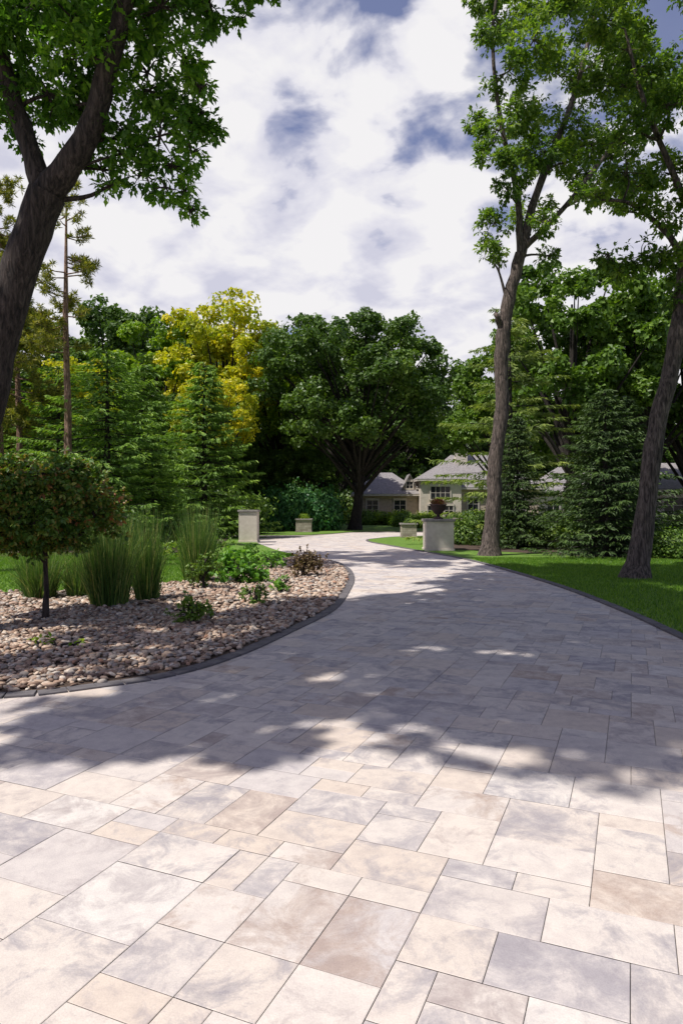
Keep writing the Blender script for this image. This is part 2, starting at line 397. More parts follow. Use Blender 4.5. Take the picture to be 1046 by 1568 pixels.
for (i,j,a,bb) in tiles:
    x0,y0 = gx[i]+g, gy[j]+g; x1,y1 = gx[i]+a*u-g, gy[j]+bb*u-g
    cx,cy = (x0+x1)/2,(y0+y1)/2; X=cx*ca-cy*sa; Y=cx*sa+cy*ca
    if X < -5 and 6 < Y < 30: continue
    col=(rng.random(),rng.random(),rng.random(),1); z=.014+rng.uniform(-.0008,.0008)
    bv=.0025
    q=[(x0,y0),(x1,y0),(x1,y1),(x0,y1)]; qi=[(x0+bv,y0+bv),(x1-bv,y0+bv),(x1-bv,y1-bv),(x0+bv,y1-bv)]
    for (x,y) in qi: V.append((x*ca-y*sa,x*sa+y*ca,z))
    for (x,y) in q: V.append((x*ca-y*sa,x*sa+y*ca,z-.0016))
    F.append((k,k+1,k+2,k+3))
    for s in range(4): F.append((k+4+s,k+4+(s+1)%4,k+(s+1)%4,k+s))
    C += [col]*5; k+=8
me = fast_mesh("pavers", V, 4, M['paver'], F=np.array(F), col=np.array(C)); obj("pavers", me, drive)

lawn_left = [(-90,5.6)]+[(-11,5.6),(-11,11.8)]+bed_back[::-1][1:]+drive_left_far[1:]+[(-90,36)]
lawn_right = drive_right+[(120,40),(120,-12)]
lawn_far = far_edge+[(120,46),(120,58),(-120,58),(-120,38)]
slab("lawn", lawn_left, -.05, .035, M['lawn'])
slab("lawn", lawn_right, -.05, .035, M['lawn'])
slab("lawn", lawn_far, -.05, .035, M['lawn'])
bed_poly = bed_front+bed_back[1:]
slab("planting_bed_soil", bed_poly, -.05, .028, M['mulch'])
slab("mulch_bed", [(-60,20.5),(-16,20),(-9,20.5),(-5.4,22.5),(-4.5,25.5),(-5.0,29),(-5.4,33),(-8,34.5),(-60,35)], 0, .05, M['mulch'])
slab("mulch_bed", [(3.9,24.2),(5.5,22.8),(8,20),(12,17.5),(30,17),(60,36),(8,34),(4.2,29)], 0, .05, M['mulch'])

def edging(name, line, w, side, ln=.3, z=.03):
    p = np.array(line); seg = np.linalg.norm(np.diff(p,axis=0),axis=1); s = np.concatenate([[0],np.cumsum(seg)])
    n = int(s[-1]/ln); V=[];F=[];k=0
    A = lambda q: np.array([np.interp(q,s,p[:,0]),np.interp(q,s,p[:,1])])
    for i in range(n):
        a, bq = A(i*ln+.002), A((i+1)*ln-.002); t=(bq-a)/np.linalg.norm(bq-a); nn=np.array([-t[1],t[0]])*side*w
        zz=z+random.uniform(-.002,.002)
        q=[a,bq,bq+nn,a+nn]
        for h,sc_ in ((-.02,1),(zz-.005,1),(zz,.97)):
            for c in q:
                cc = np.mean(q,axis=0)+(c-np.mean(q,axis=0))*sc_
                V.append((cc[0],cc[1],h))
        for lv in (0,4):
            for e in range(4): F.append((k+lv+e,k+lv+(e+1)%4,k+lv+4+(e+1)%4,k+lv+4+e))
        F.append((k+8,k+9,k+10,k+11)); k+=12
    me=bpy.data.meshes.new(name); me.from_pydata(V,[],F); me.materials.append(M['edge'])
    return obj(name, me)
edging("bed_edging", bed_front, .14, -1, .22, .03)
edging("driveway_edging", drive_right, .12, 1, .22, .04)

# river stones
rng = R(11)
bp = rng.uniform([-8.5,5.2],[.3,21],(110000,2)); bp = bp[in_poly(bp, bed_poly)]
ef = np.array(bed_front); dd = np.min(np.linalg.norm(bp[:,None,:]-ef[None,::2,:],axis=2),axis=1); bp = bp[dd>.07]
keep = rng.uniform(size=len(bp)) < np.where(bp[:,1]<10, .85, .42); bp = bp[keep]; rng.shuffle(bp); bp = bp[:26000]
bpy.ops.mesh.primitive_ico_sphere_add(subdivisions=2, radius=1); o = bpy.context.object
sv = np.array([v.co[:] for v in o.data.vertices]); sf = np.array([p.vertices[:] for p in o.data.polygons]); bpy.data.objects.remove(o)
var=[]
for i in range(8):
    w = R(i).normal(size=(4,3)); d = sv.copy()
    f = 1+.18*np.sin(sv@w[0]*1.3)+.14*np.sin(sv@w[1]*2.1+1)
    var.append(d*f[:,None])
var=np.array(var); n=len(bp)
sc3 = np.stack([rng.uniform(.018,.044,n),rng.uniform(.015,.032,n),rng.uniform(.010,.021,n)],1)*(rng.choice([.7,1,1,1.25],n)*np.where(bp[:,1]<10,1,1.25))[:,None]
vv = var[rng.randint(0,8,n)]*sc3[:,None,:]; a=rng.uniform(0,6.28,n); cx,sx=np.cos(a)[:,None],np.sin(a)[:,None]
tl = rng.normal(size=n)*.35
y2 = vv[...,1]*np.cos(tl)[:,None]-vv[...,2]*np.sin(tl)[:,None]; z2 = vv[...,1]*np.sin(tl)[:,None]+vv[...,2]*np.cos(tl)[:,None]
X = vv[...,0]*cx-y2*sx+bp[:,0:1]; Y = vv[...,0]*sx+y2*cx+bp[:,1:2]; Z = z2+.032+rng.uniform(0,.028,n)[:,None]
SV = np.stack([X,Y,Z],-1).reshape(-1,3); SF = (sf[None]+(np.arange(n)*len(sv))[:,None,None]).reshape(-1,3)
obj("river_rock_gravel", fast_mesh("river_rock_gravel", SV, 3, M['stone'], np.repeat(rng.uniform(0,1,n),len(sf)), True, F=SF))

def blades(name, poly, box, n, seed, h=.055):
    rng=R(seed); P=rng.uniform(box[0],box[1],(n,2)); P=P[in_poly(P,poly)]; n=len(P)
    a=rng.uniform(0,6.28,n); w=.004+.0003*P[:,1]; H=h*rng.uniform(.5,1.2,n)
    b0=np.stack([P[:,0]-np.cos(a)*w,P[:,1]-np.sin(a)*w,np.full(n,.03)],1); b1=np.stack([P[:,0]+np.cos(a)*w,P[:,1]+np.sin(a)*w,np.full(n,.03)],1)
    tp=np.stack([P[:,0]+rng.normal(size=n)*.02,P[:,1]+rng.normal(size=n)*.02,.035+H],1)
    obj(name, fast_mesh(name, np.stack([b0,b1,tp],1), 3, M['turf'], rng.uniform(0,1,n)))
blades("lawn_grass", lawn_right, [(3.8,6),(12,20)], 150000, 1)
blades("lawn_grass", lawn_left, [(-12,11),(-1,22)], 110000, 2)

# ------------------------------------------------------------------ foreground oaks
c1 = [(-3.9,8,7.1,.42),(-3.45,7.7,7.2,.4),(-2.95,8.2,7.25,.42),(-2.5,8,7.1,.4),(-2.05,7.8,7.2,.36),(-1.55,8.1,7.45,.32),(-1.15,8.1,7.62,.24),
 (-1.85,8,6.75,.32),(-2.3,8.2,6.5,.34),(-2.85,7.8,6.65,.4),(-3.5,8.2,6.45,.36),(-3.95,8.3,6.1,.3),(-1.75,8,6.02,.22),(-2.15,8.1,5.9,.3),(-2.6,8.2,6.0,.32),
 (-1.98,8,5.5,.22),(-1.82,8,5.2,.14),(-2.32,8.1,5.45,.22),(-2.72,8.1,5.32,.13),(-3.1,8.4,5.9,.28),(-4.3,8,6.6,.5),(-4.4,7.6,7.3,.5),(-1.62,7.9,6.35,.2),(-3.0,7.6,6.95,.3),(-3.7,8.6,6.7,.35),
 (-3.6,8.3,7.6,.45),(-2.7,8.4,7.65,.45),(-1.9,8.3,7.75,.4),(-3.2,8.6,6.8,.4),(-2.4,8.5,6.9,.35),(-4.1,8.6,6.9,.45),(-2.0,8.3,6.3,.25),(-3.9,8.5,7.6,.45),(-3.1,8.1,6.25,.25),(-1.65,8,5.95,.18),(-1.75,8,5.65,.18),(-1.2,8.2,7.35,.14),
 (-1.5,8,5.95,.14),(-1.62,8,6.12,.13),(-2.05,8,5.25,.16),(-1.75,8,4.98,.11),(-2.9,8.3,5.6,.2),(-2.5,8.0,5.65,.22),(-.95,8.2,7.75,.2)]
rng = R(3); hi=[]  # unseen canopy clumps, kept only where their shadow should land on the ground
for lay in range(3):
  for x in np.arange(-7.4,5.6,1.1):
    for y in np.arange(1.0,13.5,1.1):
        X=x+rng.uniform(-.55,.55); Y=y+rng.uniform(-.55,.55); lim = 1.5+.80*Y+1.0
        Z=max(rng.uniform(8.6,11.5)+lay*1.1, lim+rng.uniform(0,1.4))
        gx_, gy_ = X+.49*Z, Y+.285*Z
        if gy_ < 4.5 - .12*gx_: continue
        if gx_ < -1.5 and gy_ < 5.6: continue
        if gx_ < -1.6 and (gx_ < -4.8 or rng.uniform()<(.30,.7,1)[lay]): continue
        if gx_ < (gy_-8.5)*.46 - .1 and gy_ > 8.5: continue
        if gx_ > 11: continue
        if rng.uniform()<(.04,.20,.50)[lay]: continue
        hi.append((X,Y,Z,rng.uniform(.6,.96)))
hA=[c for c in hi if c[1]>=4.6 and c[0]<.4]; hB=[c for c in hi if not (c[1]>=4.6 and c[0]<.4)]
oakA = build_tree("added_shade_oak", (-4.75,8,0), [
  ([(-4.75,8,0),(-4.5,8,1.2),(-4.2,8,2.7),(-3.82,8,4.1),(-3.45,8,5.15)], [.30,.26,.23,.205,.20]),
  ([(-3.45,8,5.15),(-2.95,7.9,5.75),(-2.62,7.8,6.6),(-2.35,7.6,7.5),(-2.1,7.2,9.2),(-1.8,6.8,11.5)], [.17,.14,.11,.10,.08,.05]),
  ([(-3.45,8,5.1),(-3.65,8.05,5.7),(-3.95,8.1,6.6),(-4.2,8.0,7.8),(-4.4,7.8,9.8),(-4.0,8.2,12)], [.13,.115,.10,.09,.07,.04]),
  ([(-2.3,7.5,7.8),(-1.5,7.0,8.8),(-.6,6.4,10)], [.08,.06,.03]),
  ([(-4.2,8,7.8),(-3.6,9.4,10),(-3,11,12)], [.07,.06,.03]),
 ], c1, M['oak'], M['bark'], 21, L=.13, per=9, dens=100, wr=.62)
up = build_tree("unseen_shade_crown", (-4.2,8,9), [([(-2.1,7.2,9.0),(-1.9,6.6,10.5)],[.08,.05]),([(-4.35,7.8,9.5),(-4.2,8.2,12)],[.08,.04])], hA, M['oak'], M['bark'], 22, L=.19, per=7, dens=38, prof=HEX)  # crown part above the view, shaped to shade drive and bed
up.parent = oakA; up.matrix_parent_inverse.identity(); up.location = (.55,0,9)
build_tree("added_shade_oak", (5.4,-3.2,0), [([(5.4,-3.2,0),(5.2,-3,2.5),(4.6,-2.4,5),(3,-.8,7.6),(.8,1.6,9.4)],[.36,.3,.24,.17,.1]),([(.8,1.6,9.4),(-1.5,2.8,9.8),(-4.5,3.6,10)],[.1,.07,.04]),([(3,-.8,7.6),(2.8,1.5,9.3),(2.4,4,10.6),(2.2,8,12)],[.14,.12,.09,.04])], hB, M['oak'], M['bark'], 23, L=.19, per=7, dens=38, prof=HEX)  # unseen oak added behind the camera to hold the near shade clumps

rng=R(8); hc=[(-8+rng.uniform(-1.6,3.6),15+rng.uniform(-2.5,3.5),rng.uniform(14.6,18.5),rng.uniform(.6,1.0)) for _ in range(34)]
build_tree("added_shade_oak",(-9.4,15,0),[([(-9.4,15,0),(-9.2,15,5),(-8.8,15,10),(-8,15,13.5),(-7,15,16)],[.34,.27,.2,.14,.07])],hc,M['oak'],M['bark'],31,L=.18,per=7,dens=30,prof=HEX)  # oak added left of view to cast shade bands on the far drive

cl2=[(4.3,8.95,.34),(4.55,9.6,.3),(4.75,10.3,.5),(4.45,11.9,.5),(5.2,11.6,.6),(4.7,12.8,.6),(5.3,13.4,.7),(5.0,14.6,.7),(4.55,15.6,.5),(4.2,16.9,.45),(5.7,15.4,.8),(5.4,16.9,.8),
 (6.3,11.2,.65),(5.9,9.9,.4),(6.5,9.5,.35),(7,12.3,.8),(6.3,13.2,.8),(7.5,13.7,.9),(8.4,12.5,.8),(6.9,15.2,.9),(8.4,15.2,.9),(7.9,17.2,1),(6.6,17.6,.9),(9.3,13.8,.9),(9.4,16.3,1.1),(4.6,18,.7),(5.6,18.8,.9),(7.4,10.9,.5),(8.9,11.2,.6),(6.0,14.3,.7),(4.9,9.3,.25),(7.6,19,1.1),(4.4,14.1,.4),(4.9,11,.45),(6.0,12.2,.5),(7.7,12.0,.6),(9.8,12.4,.8),(10,14.8,1)]
rng=R(9); cl2=[(x,21.2+rng.uniform(-1.3,1.3),z,r) for x,z,r in cl2]
build_tree("added_shade_oak",(4.6,21.2,0),[
 ([(4.6,21.2,0),(4.72,21.2,1.6),(4.76,21.2,3),(4.98,21.2,4.6),(4.95,21.2,6.2),(5.12,21.2,7.7),(5.55,21.2,9.4)],[.26,.24,.225,.215,.215,.20,.18]),
 ([(5.55,21.2,9.3),(6.1,21.3,11.4),(7.2,21.4,14.2),(7.75,21.4,16.3),(8.3,21.4,18.4)],[.15,.12,.09,.06,.03]),
 ([(5.55,21.2,9.3),(5.4,21.1,11.2),(4.85,21,13.5),(4.6,20.9,16),(4.9,20.9,18)],[.12,.09,.07,.05,.03]),
 ([(5.6,21.2,9.5),(6.8,21.0,10.7),(8.2,20.8,12.5),(9.2,20.8,14)],[.10,.08,.06,.03]),
 ([(4.97,21.2,7.0),(4.78,21.0,7.35),(4.7,21.0,7.5)],[.11,.09,.05]),
 ([(5.1,21.2,8),(4.8,21.1,8.9),(4.4,21.1,9.2)],[.05,.03,.015])],
 cl2,M['oakR'],M['barkR'],41,L=.18,per=8,dens=62,wr=.68)
cl3=[(5.15,7.9,.3),(5.5,6.75,.3),(5.85,6.5,.3),(6.2,6.75,.4),(6.6,7.6,.45),(5.85,8.4,.42),(5.4,9.4,.4),(6.45,9.5,.5),(7,8.6,.5),(5.8,10.6,.5),(6.75,10.8,.6),(7,12,.7),(5.6,11.8,.5),(7.1,6.5,.4),
 (6.0,7.6,.3),(7.6,7.2,.5),(7.7,9.8,.6),(8,11.5,.8),(6.2,12.6,.6),(7.4,13.4,.9),(8.6,8.6,.7),(8.8,10.5,.8),(6.9,5.9,.25),(5.3,10.5,.3),(6.3,8.4,.35),(6.9,9.8,.5),(6.2,11.5,.5),(5.5,8.6,.3),(6.6,6.7,.35),(7.3,7.9,.45),(5.9,9.3,.35)]
cl3=[(x,14.2+rng.uniform(-.9,.9),z,r) for x,z,r in cl3]
build_tree("added_shade_oak",(6.1,14.2,0),[
 ([(6.1,14.2,0),(6.35,14.2,1.75),(6.53,14.2,3.1),(6.9,14.2,4.7),(7.16,14.2,6.6),(7.5,14.2,8.7),(7.7,14.2,12)],[.215,.19,.18,.17,.155,.12,.05]),
 ([(7.15,14.2,6.3),(6.85,14.1,6.95),(6.4,14.1,7.45),(5.85,14.0,7.75),(5.3,14,7.8)],[.08,.065,.05,.04,.02]),
 ([(7.3,14.2,7.4),(6.8,14.2,8.6),(6.3,14.3,10),(5.9,14.3,11.5)],[.08,.06,.05,.02])],
 cl3,M['oakR'],M['barkR'],42,L=.15,per=9,dens=80,wr=.66)

# ------------------------------------------------------------------ background trees
D1=deciduous_meshes(18,6.4,101,M['dark'],M['barkD'],.34,30000,.10)
D2=deciduous_meshes(17,5.6,102,M['dark'],M['barkD'],.34,28000,.08)
D3=deciduous_meshes(15,4.8,103,M['mid'],M['barkD'],.28,30000,.25,rs=.85)
G1=deciduous_meshes(16,4.8,104,M['gold'],M['barkD'],.28,20000,.42,nclump=24)
G2=deciduous_meshes(15,4.4,105,M['lime'],M['barkD'],.28,22000,.2,nclump=22)
BIG=deciduous_meshes(15,6.9,106,M['dark'],M['barkD'],.25,66000,.25,nclump=50,rs=.74)
place("added_shade_oak",BIG,(.9,46,0),1,.4)
place("golden_locust_tree",G1,(-8.2,50,0),1.03,.3)
place("golden_locust_tree",G1,(-7.9,42,0),.60,2.3)
place("golden_locust_tree",G2,(-13.6,50,0),1.03,1)
place("golden_locust_tree",G2,(-4.6,52,0),.98,2)
place("golden_locust_tree",G1,(-16.5,42,0),.66,4)
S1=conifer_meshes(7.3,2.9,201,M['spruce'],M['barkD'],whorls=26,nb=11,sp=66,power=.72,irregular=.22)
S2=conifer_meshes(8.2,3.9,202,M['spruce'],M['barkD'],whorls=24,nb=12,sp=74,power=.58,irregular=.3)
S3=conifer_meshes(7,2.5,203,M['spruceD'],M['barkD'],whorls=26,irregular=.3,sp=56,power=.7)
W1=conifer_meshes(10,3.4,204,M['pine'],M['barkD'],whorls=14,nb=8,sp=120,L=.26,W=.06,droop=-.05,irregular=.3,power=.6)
place("spruce_tree",S1,(-6.7,33.4,0),1.12,.3,sz=1.2)
place("spruce_tree",S2,(-8.9,26,0),.98,1.2,sz=.93)
place("spruce_tree",S2,(-12.4,30,0),1.05,2.9,sz=.95)
place("spruce_tree",S1,(-7.6,27.5,0),.62,4,sz=.58)
place("spruce_tree",S2,(-14.5,25,0),.8,4.4)
place("spruce_tree",S1,(-10.8,37,0),1.3,5.4)
place("white_pine_tree",W1,(7.0,28.5,0),1.0,.6)
place("spruce_tree",S3,(7.9,20.5,0),.74,2)
place("spruce_tree",S3,(9.3,22.5,0),.76,5)
place("spruce_tree",S3,(6.3,24.5,0),.55,1,sz=.7)
place("spruce_tree",S3,(10.0,27,0),.85,3)
place("maple_tree",D3,(11.8,35,0),.98,1)
place("maple_tree",D3,(15.6,36,0),.93,3)
place("maple_tree",D3,(19.5,38,0),.92,5)
place("maple_tree",D3,(9.6,41,0),.78,2.2)

woods=empty("distant_woods")
def w(ms,x,y,s,r): place("woodland_tree",ms,(x,y,0),s,r,woods)
w(D1,-21,60,1.12,0); w(D2,-17,62,1.18,2); w(D1,-12.5,60,.98,4); w(D2,-4,59,1.02,1); w(D1,-27,60,1.05,3); w(D2,-33,62,1.1,5)
w(D1,6,78,1.05,2); w(D2,13,80,1.0,3); w(D1,20,80,.95,4); w(D2,27,78,.9,1); w(D1,-.5,76,1.05,6)
rr=R(77)
for i in range(34):
    x=-85+i*5.2+rr.uniform(-1,1); w([D1,D2][i%2],x,92+rr.uniform(-6,6),rr.uniform(.85,1.05),rr.uniform(0,6.28))
for i in range(8): w([D2,D1][i%2],-30+i*3.1+rr.uniform(-1,1),46+rr.uniform(-3,4),rr.uniform(.45,.6),rr.uniform(0,6.28))
for i in range(6): w([D2,D1][i%2],-22-i*3.8,36+rr.uniform(-3,4),rr.uniform(.5,.8),rr.uniform(0,6.28))
for i in range(6): w([D3,D2][i%2],24+i*4.0,34+rr.uniform(-4,6),rr.uniform(.6,.85),rr.uniform(0,6.28))
for i in range(4): w(D2,-7.5+i*1.9,49+rr.uniform(-1,1),.36,rr.uniform(0,6.28))

def red_pine(H, seed, leafmat, z0=.35, R0=1.7, tuf=150, nbr=44):
    rng=R(seed); T=Tubes(); p,r=smooth_line([(0,0,0),(.05,0,H*.3),(-.05,.05,H*.65),(0,0,H)],[.17,.14,.10,.02],rng); T.add(p,r,9)
    C=[];D=[];
    for i in range(nbr):
        z=H*rng.uniform(z0,1); a=rng.uniform(0,6.28); l=R0*(1.15-(z/H))*rng.uniform(.5,1.2)+.3
        e=np.array([math.cos(a)*l,math.sin(a)*l,z+l*rng.uniform(-.1,.35)]); s=np.array([0,0,z]); mid=(s+e)/2+np.array([0,0,-.08*l])
        T.add([s,mid,e],[.03,.02,.008],5)
        for k in range(max(3,int(tuf/22*l))):
            q=s+(e-s)*rng.uniform(.55,1.05)+rng.normal(size=3)*.15
            dd=nrm(rng.normal(size=(34,3))+np.array([0,0,.4])); C.append(np.repeat(q[None],34,0)); D.append(dd)
    C=np.concatenate(C);D=np.concatenate(D);n=len(C)
    return (fast_mesh("needles",leaf_polys(C,D,rng.normal(size=(n,3)),rng.uniform(.14,.26,n),np.full(n,.034),DIAM),4,leafmat,rng.uniform(0,1,n)),T.mesh("trunk",M['barkP']))
P1=red_pine(13.5,301,M['rpine'],.52,1.9,150,34); P2=red_pine(14,302,M['rpine'],.3,2.8,260,56)
place("red_pine_tree",P1,(-9.75,24.3,0),.95,0)
place("red_pine_tree",P2,(-13.0,26,0),1.0,2)
place("red_pine_tree",P2,(-16.0,31,0),1.02,4)
place("red_pine_tree",P1,(-13.2,28,0),.9,1)
place("red_pine_tree",P2,(-19.5,35,0),1.1,5)

# ------------------------------------------------------------------ shrubs and bed plants
def shrub(name, loc, clumps, mat, seed, L=.07, per=6, dens=80, prof=HEX, stem=.25, wr=.7):
    x,y=loc[:2]; z=.03
    return build_tree(name,(x,y,z),[([(x,y,z),(x,y,z+stem)],[.02,.012])],[(x+a,y+b_,z+c,r) for a,b_,c,r in clumps],mat,M['bark'],seed,L,per,dens,prof,wr,.8,6,True,9,.6)
rng=R(50)
cs=[]
for i in range(70):
    d=nrm(rng.normal(size=3)); cs.append((-4.0+d[0]*1.04*rng.uniform(.6,1),9+d[1]*.85*rng.uniform(.6,1),1.57+min(.5,d[2]*.62)*rng.uniform(.7,1.05),.24))
build_tree("standard_ninebark_tree",(-3.9,9,.03),[([(-3.9,9,.03),(-3.89,9,.5),(-3.92,9,1.2)],[.035,.03,.03])],cs,M['red'],M['bark'],51,L=.07,per=8,dens=230,prof=HEX,wr=.62,sub=8,tight=.6)

def reed(name, x, y, H, rad, n, seed):
    rng=R(seed); a=rng.uniform(0,6.28,n); rr_=rad*.42*np.sqrt(rng.uniform(0,1,n)); bd=np.stack([np.cos(a),np.sin(a)],1); b0=bd*rr_[:,None]
    h=H*rng.beta(2.6,1.6,n)*1.1; sp=rng.normal(size=(n,2))*.07+b0*.5; bend=rng.uniform(0,1,n)**3*.6
    ta=rng.uniform(0,6.28,n); w=np.stack([np.cos(ta),np.sin(ta),np.zeros(n)],1)*.006
    lv=[]
    for s in (0,.35,.7,1.0):
        xy=b0+sp*s+bd*(bend*s*s*.6)[:,None]+rng.normal(size=(n,2))*.006
        c=np.column_stack([xy,h*(s-bend*.5*s*s)]); lv.append((c,w*(1-.85*s)))
    V=[]
    for (c0,w0),(c1_,w1) in zip(lv[:-1],lv[1:]): V.append(np.stack([c0-w0,c0+w0,c1_+w1,c1_-w1],1))
    V=np.stack(V,1).reshape(-1,3); t=np.repeat(rng.uniform(0,1,n),3)
    return obj(name,fast_mesh(name,V,4,M['reed'],t),None,(x,y,.04))
reed("feather_reed_grass",-3.5,10.3,1.48,.62,1300,1); reed("feather_reed_grass",-3.1,10.9,1.48,.42,800,2)
reed("feather_reed_grass",-4.9,11.1,.95,.55,900,3); reed("feather_reed_grass",-2.87,13.6,1.6,.6,1100,4)
reed("feather_reed_grass",-4.35,11.3,.8,.4,600,5)

shrub("hydrangea_shrub",(-2.05,13.4),[(0,0,.35,.28),(.25,0,.3,.24),(-.25,0,.3,.25),(.1,-.2,.25,.24),(.05,.1,.5,.2),(.42,.05,.25,.2)],M['hyd'],61,.11,6,90,HEX,.2,.8)
shrub("boxwood_shrub",(-2.5,12.4),[(0,0,.25,.24),(.15,0,.4,.2),(-.15,.1,.3,.2),(.05,-.1,.52,.14)],M['dark'],62,.07,7,170)
shrub("boxwood_shrub",(-1.9,8.7),[(0,0,.15,.17),(.12,0,.17,.14),(-.12,.03,.15,.14),(0,.05,.25,.11)],M['mid'],63,.055,7,280)
shrub("boxwood_shrub",(-1.3,10.4),[(0,0,.14,.15),(.08,0,.24,.11),(-.1,0,.18,.11)],M['mid'],64,.055,7,250)
shrub("boxwood_shrub",(-1.05,11.8),[(0,0,.14,.15),(.08,0,.2,.1),(-.08,0,.18,.1)],M['hyd'],65,.055,7,200)
shrub("barberry_shrub",(-.8,14.6),[(0,0,.28,.26),(.2,0,.22,.2),(-.2,0,.3,.22),(.05,.1,.48,.16),(.25,.05,.38,.14),(-.1,-.1,.2,.2)],M['bronze'],66,.06,7,190)
shrub("daylily_plant",(-3.0,7.15),[(0,0,.03,.12),(.2,.05,.03,.1),(-.15,0,.03,.1)],M['lime'],67,.07,4,30,stem=.04)
shrub("yellow_shrub",(-5.2,19),[(0,0,.3,.35),(.5,.1,.25,.3),(-.5,0,.3,.3)],M['lime'],68,.09,6,80)
shrub("boxwood_shrub",(-4.0,20.5),[(0,0,.4,.4),(.5,.1,.3,.3),(-.5,0,.35,.35)],M['mid'],69,.09,6,80)
shrub("boxwood_shrub",(-2.75,19.4),[(0,0,.25,.3),(.3,.1,.2,.25),(-.3,0,.2,.25)],M['hyd'],70,.09,6,80)
shrub("hydrangea_shrub",(-1.75,16.4),[(0,0,.25,.26),(.22,.05,.2,.2),(-.25,0,.25,.22)],M['hyd'],71,.1,6,80)
SH=[]
for k,mt in enumerate(['dark','mid','lime','blue']):
    rng=R(400+k); n=3800; P,O,S=clump_points((0,0,.55),.75,n,rng,.75,14,.6); P=P[P[:,2]>.02]; n=len(P)
    Nn=nrm(P-np.array([0,0,.3]))+rng.normal(size=(n,3))*.6; D=np.cross(Nn,rng.normal(size=(n,3))); Ls=.13*rng.uniform(.6,1.3,n)
    SH.append(fast_mesh("shrub_leaves",leaf_polys(P,D,Nn,Ls,Ls*.7,HEX),6,M[mt],np.clip(rng.uniform(0,1,n),0,1)))
def shr(name,k,x,y,s,par=None,sz=None):
    o=obj(name,SH[k],par,(x,y,.03)); o.scale=(s,s,sz or s); o.rotation_euler=(0,0,random.uniform(0,6)); return o
random.seed(4)
und=empty("undergrowth_shrubs")
for i in range(26): shr("undergrowth",random.choice([0,0,1]),5.2+i*.6+random.uniform(-.3,.3),25.5+random.uniform(-2,3)-i*.09,random.uniform(.7,1.1),und)
for i in range(10): shr("undergrowth",random.choice([0,1]),9.5+i*1.0,19.5+random.uniform(-.6,1.6),random.uniform(.45,.8),und)
for i in range(30): shr("undergrowth",random.choice([0,0,1,1]),-5.6-i*.55,24+random.uniform(-1.5,4),random.uniform(.6,1.1),und)
for i in range(22): shr("undergrowth",0,-6-i*1.1,40+random.uniform(-2,4),random.uniform(1.4,2.6),und)
for i in range(16): shr("foundation_shrub",random.choice([0,1,2]),1.2+i*.85,60.6+random.uniform(-.6,.6)-1.2,random.uniform(.6,1.0),und)
for i in range(14): shr("foundation_shrub",random.choice([0,1,2]),4.5+i*1.1,52+random.uniform(-2,2),random.uniform(.5,.9),und)
for i in range(44): shr("undergrowth",0,-80+i*3.7,84+random.uniform(-2,2),random.uniform(3.4,4.6),und)
for i in range(6): shr("undergrowth",0,-6+i*1.5,66+random.uniform(-1,3) if i<4 else 73,random.uniform(2.0,2.8),und)
mul=empty("weeping_mulberry_tree")
for i in range(9): shr("weeping_crown",3,-5.0+i*.48,45+random.uniform(-.6,.6),1.35+random.uniform(-.15,.2),mul,2.2+random.uniform(-.3,.2))
T=Tubes(); T.add([(-3.2,45,0),(-3.2,45,1.6)],[.12,.09],8); obj("trunk",T.mesh("trunk",M['barkD']),mul)

# ------------------------------------------------------------------ built things
def box(name,x0,x1,y0,y1,z0,z1,mat,parent,bv=.0):
    V=[(x,y,z) for z in (z0,z1) for x,y in ((x0,y0),(x1,y0),(x1,y1),(x0,y1))]
    F=[(3,2,1,0),(4,5,6,7)]+[(i,(i+1)%4,(i+1)%4+4,i+4) for i in range(4)]
    me=bpy.data.meshes.new(name); me.from_pydata(V,[],F); me.materials.append(mat); o=obj(name,me,parent)
    if bv:
        mo=o.modifiers.new("bevel",'BEVEL'); mo.width=bv; mo.segments=2
    return o
def lathe(name,prof,mat,parent,loc,ns=24):
    V=[];F=[]
    for r,z in prof:
        for k in range(ns): V.append((r*math.cos(k*6.28318/ns),r*math.sin(k*6.28318/ns),z))
    for i in range(len(prof)-1):
        for k in range(ns): F.append((i*ns+k,i*ns+(k+1)%ns,(i+1)*ns+(k+1)%ns,(i+1)*ns+k))
    me=bpy.data.meshes.new(name); me.from_pydata(V,[],F); me.materials.append(mat)
    for p in me.polygons: p.use_smooth=True
    return obj(name,me,parent,loc)
rng=R(500); n=1500; P,O,S=clump_points((0,0,.55),.75,n,rng,.75,14,.6); Nn=nrm(P)+rng.normal(size=(n,3))*.6; D=nrm(P)+np.array([0,0,.6]); Ls=.3*rng.uniform(.6,1.3,n)
SH_F=fast_mesh("flowers",leaf_polys(P,D,Nn,Ls,Ls*.35,HEX),6,M['flower'],rng.uniform(0,1,n))
def pillar(x,y,w,h,mat,urn=False,plant=None):
    e=empty("stone_pillar",(x,y,0)); a=w/2
    box("plinth",-a-.03,a+.03,-a-.03,a+.03,.0,.1,mat,e,.01)
    box("shaft",-a,a,-a,a,.1,h-.09,mat,e,.008)
    box("cap",-a-.05,a+.05,-a-.05,a+.05,h-.09,h,M['cap'],e,.015)
    if urn:
        lathe("urn",[(.0,h),(.17,h),(.17,h+.04),(.07,h+.08),(.06,h+.15),(.14,h+.2),(.24,h+.32),(.26,h+.45),(.31,h+.5),(.29,h+.52),(.22,h+.48),(.0,h+.46)],M['urn'],e,(0,0,0))
    if plant is not None:
        o=obj("planted_flowers",SH_F if plant==9 else SH[plant],e,(0,0,h+(.42 if urn else -.05))); s=w*.36 if not urn else .24; o.scale=(s,s,s*.8)
    return e
pillar(3.38,23.9,.95,1.12,M['lime_st'],True,9)
pillar(-4.0,29.6,.78,1.42,M['lime_st'])
pillar(-2.3,42,.95,.85,M['pst'],False,2)
pillar(3.35,34.2,.75,.75,M['pst'],False,0)
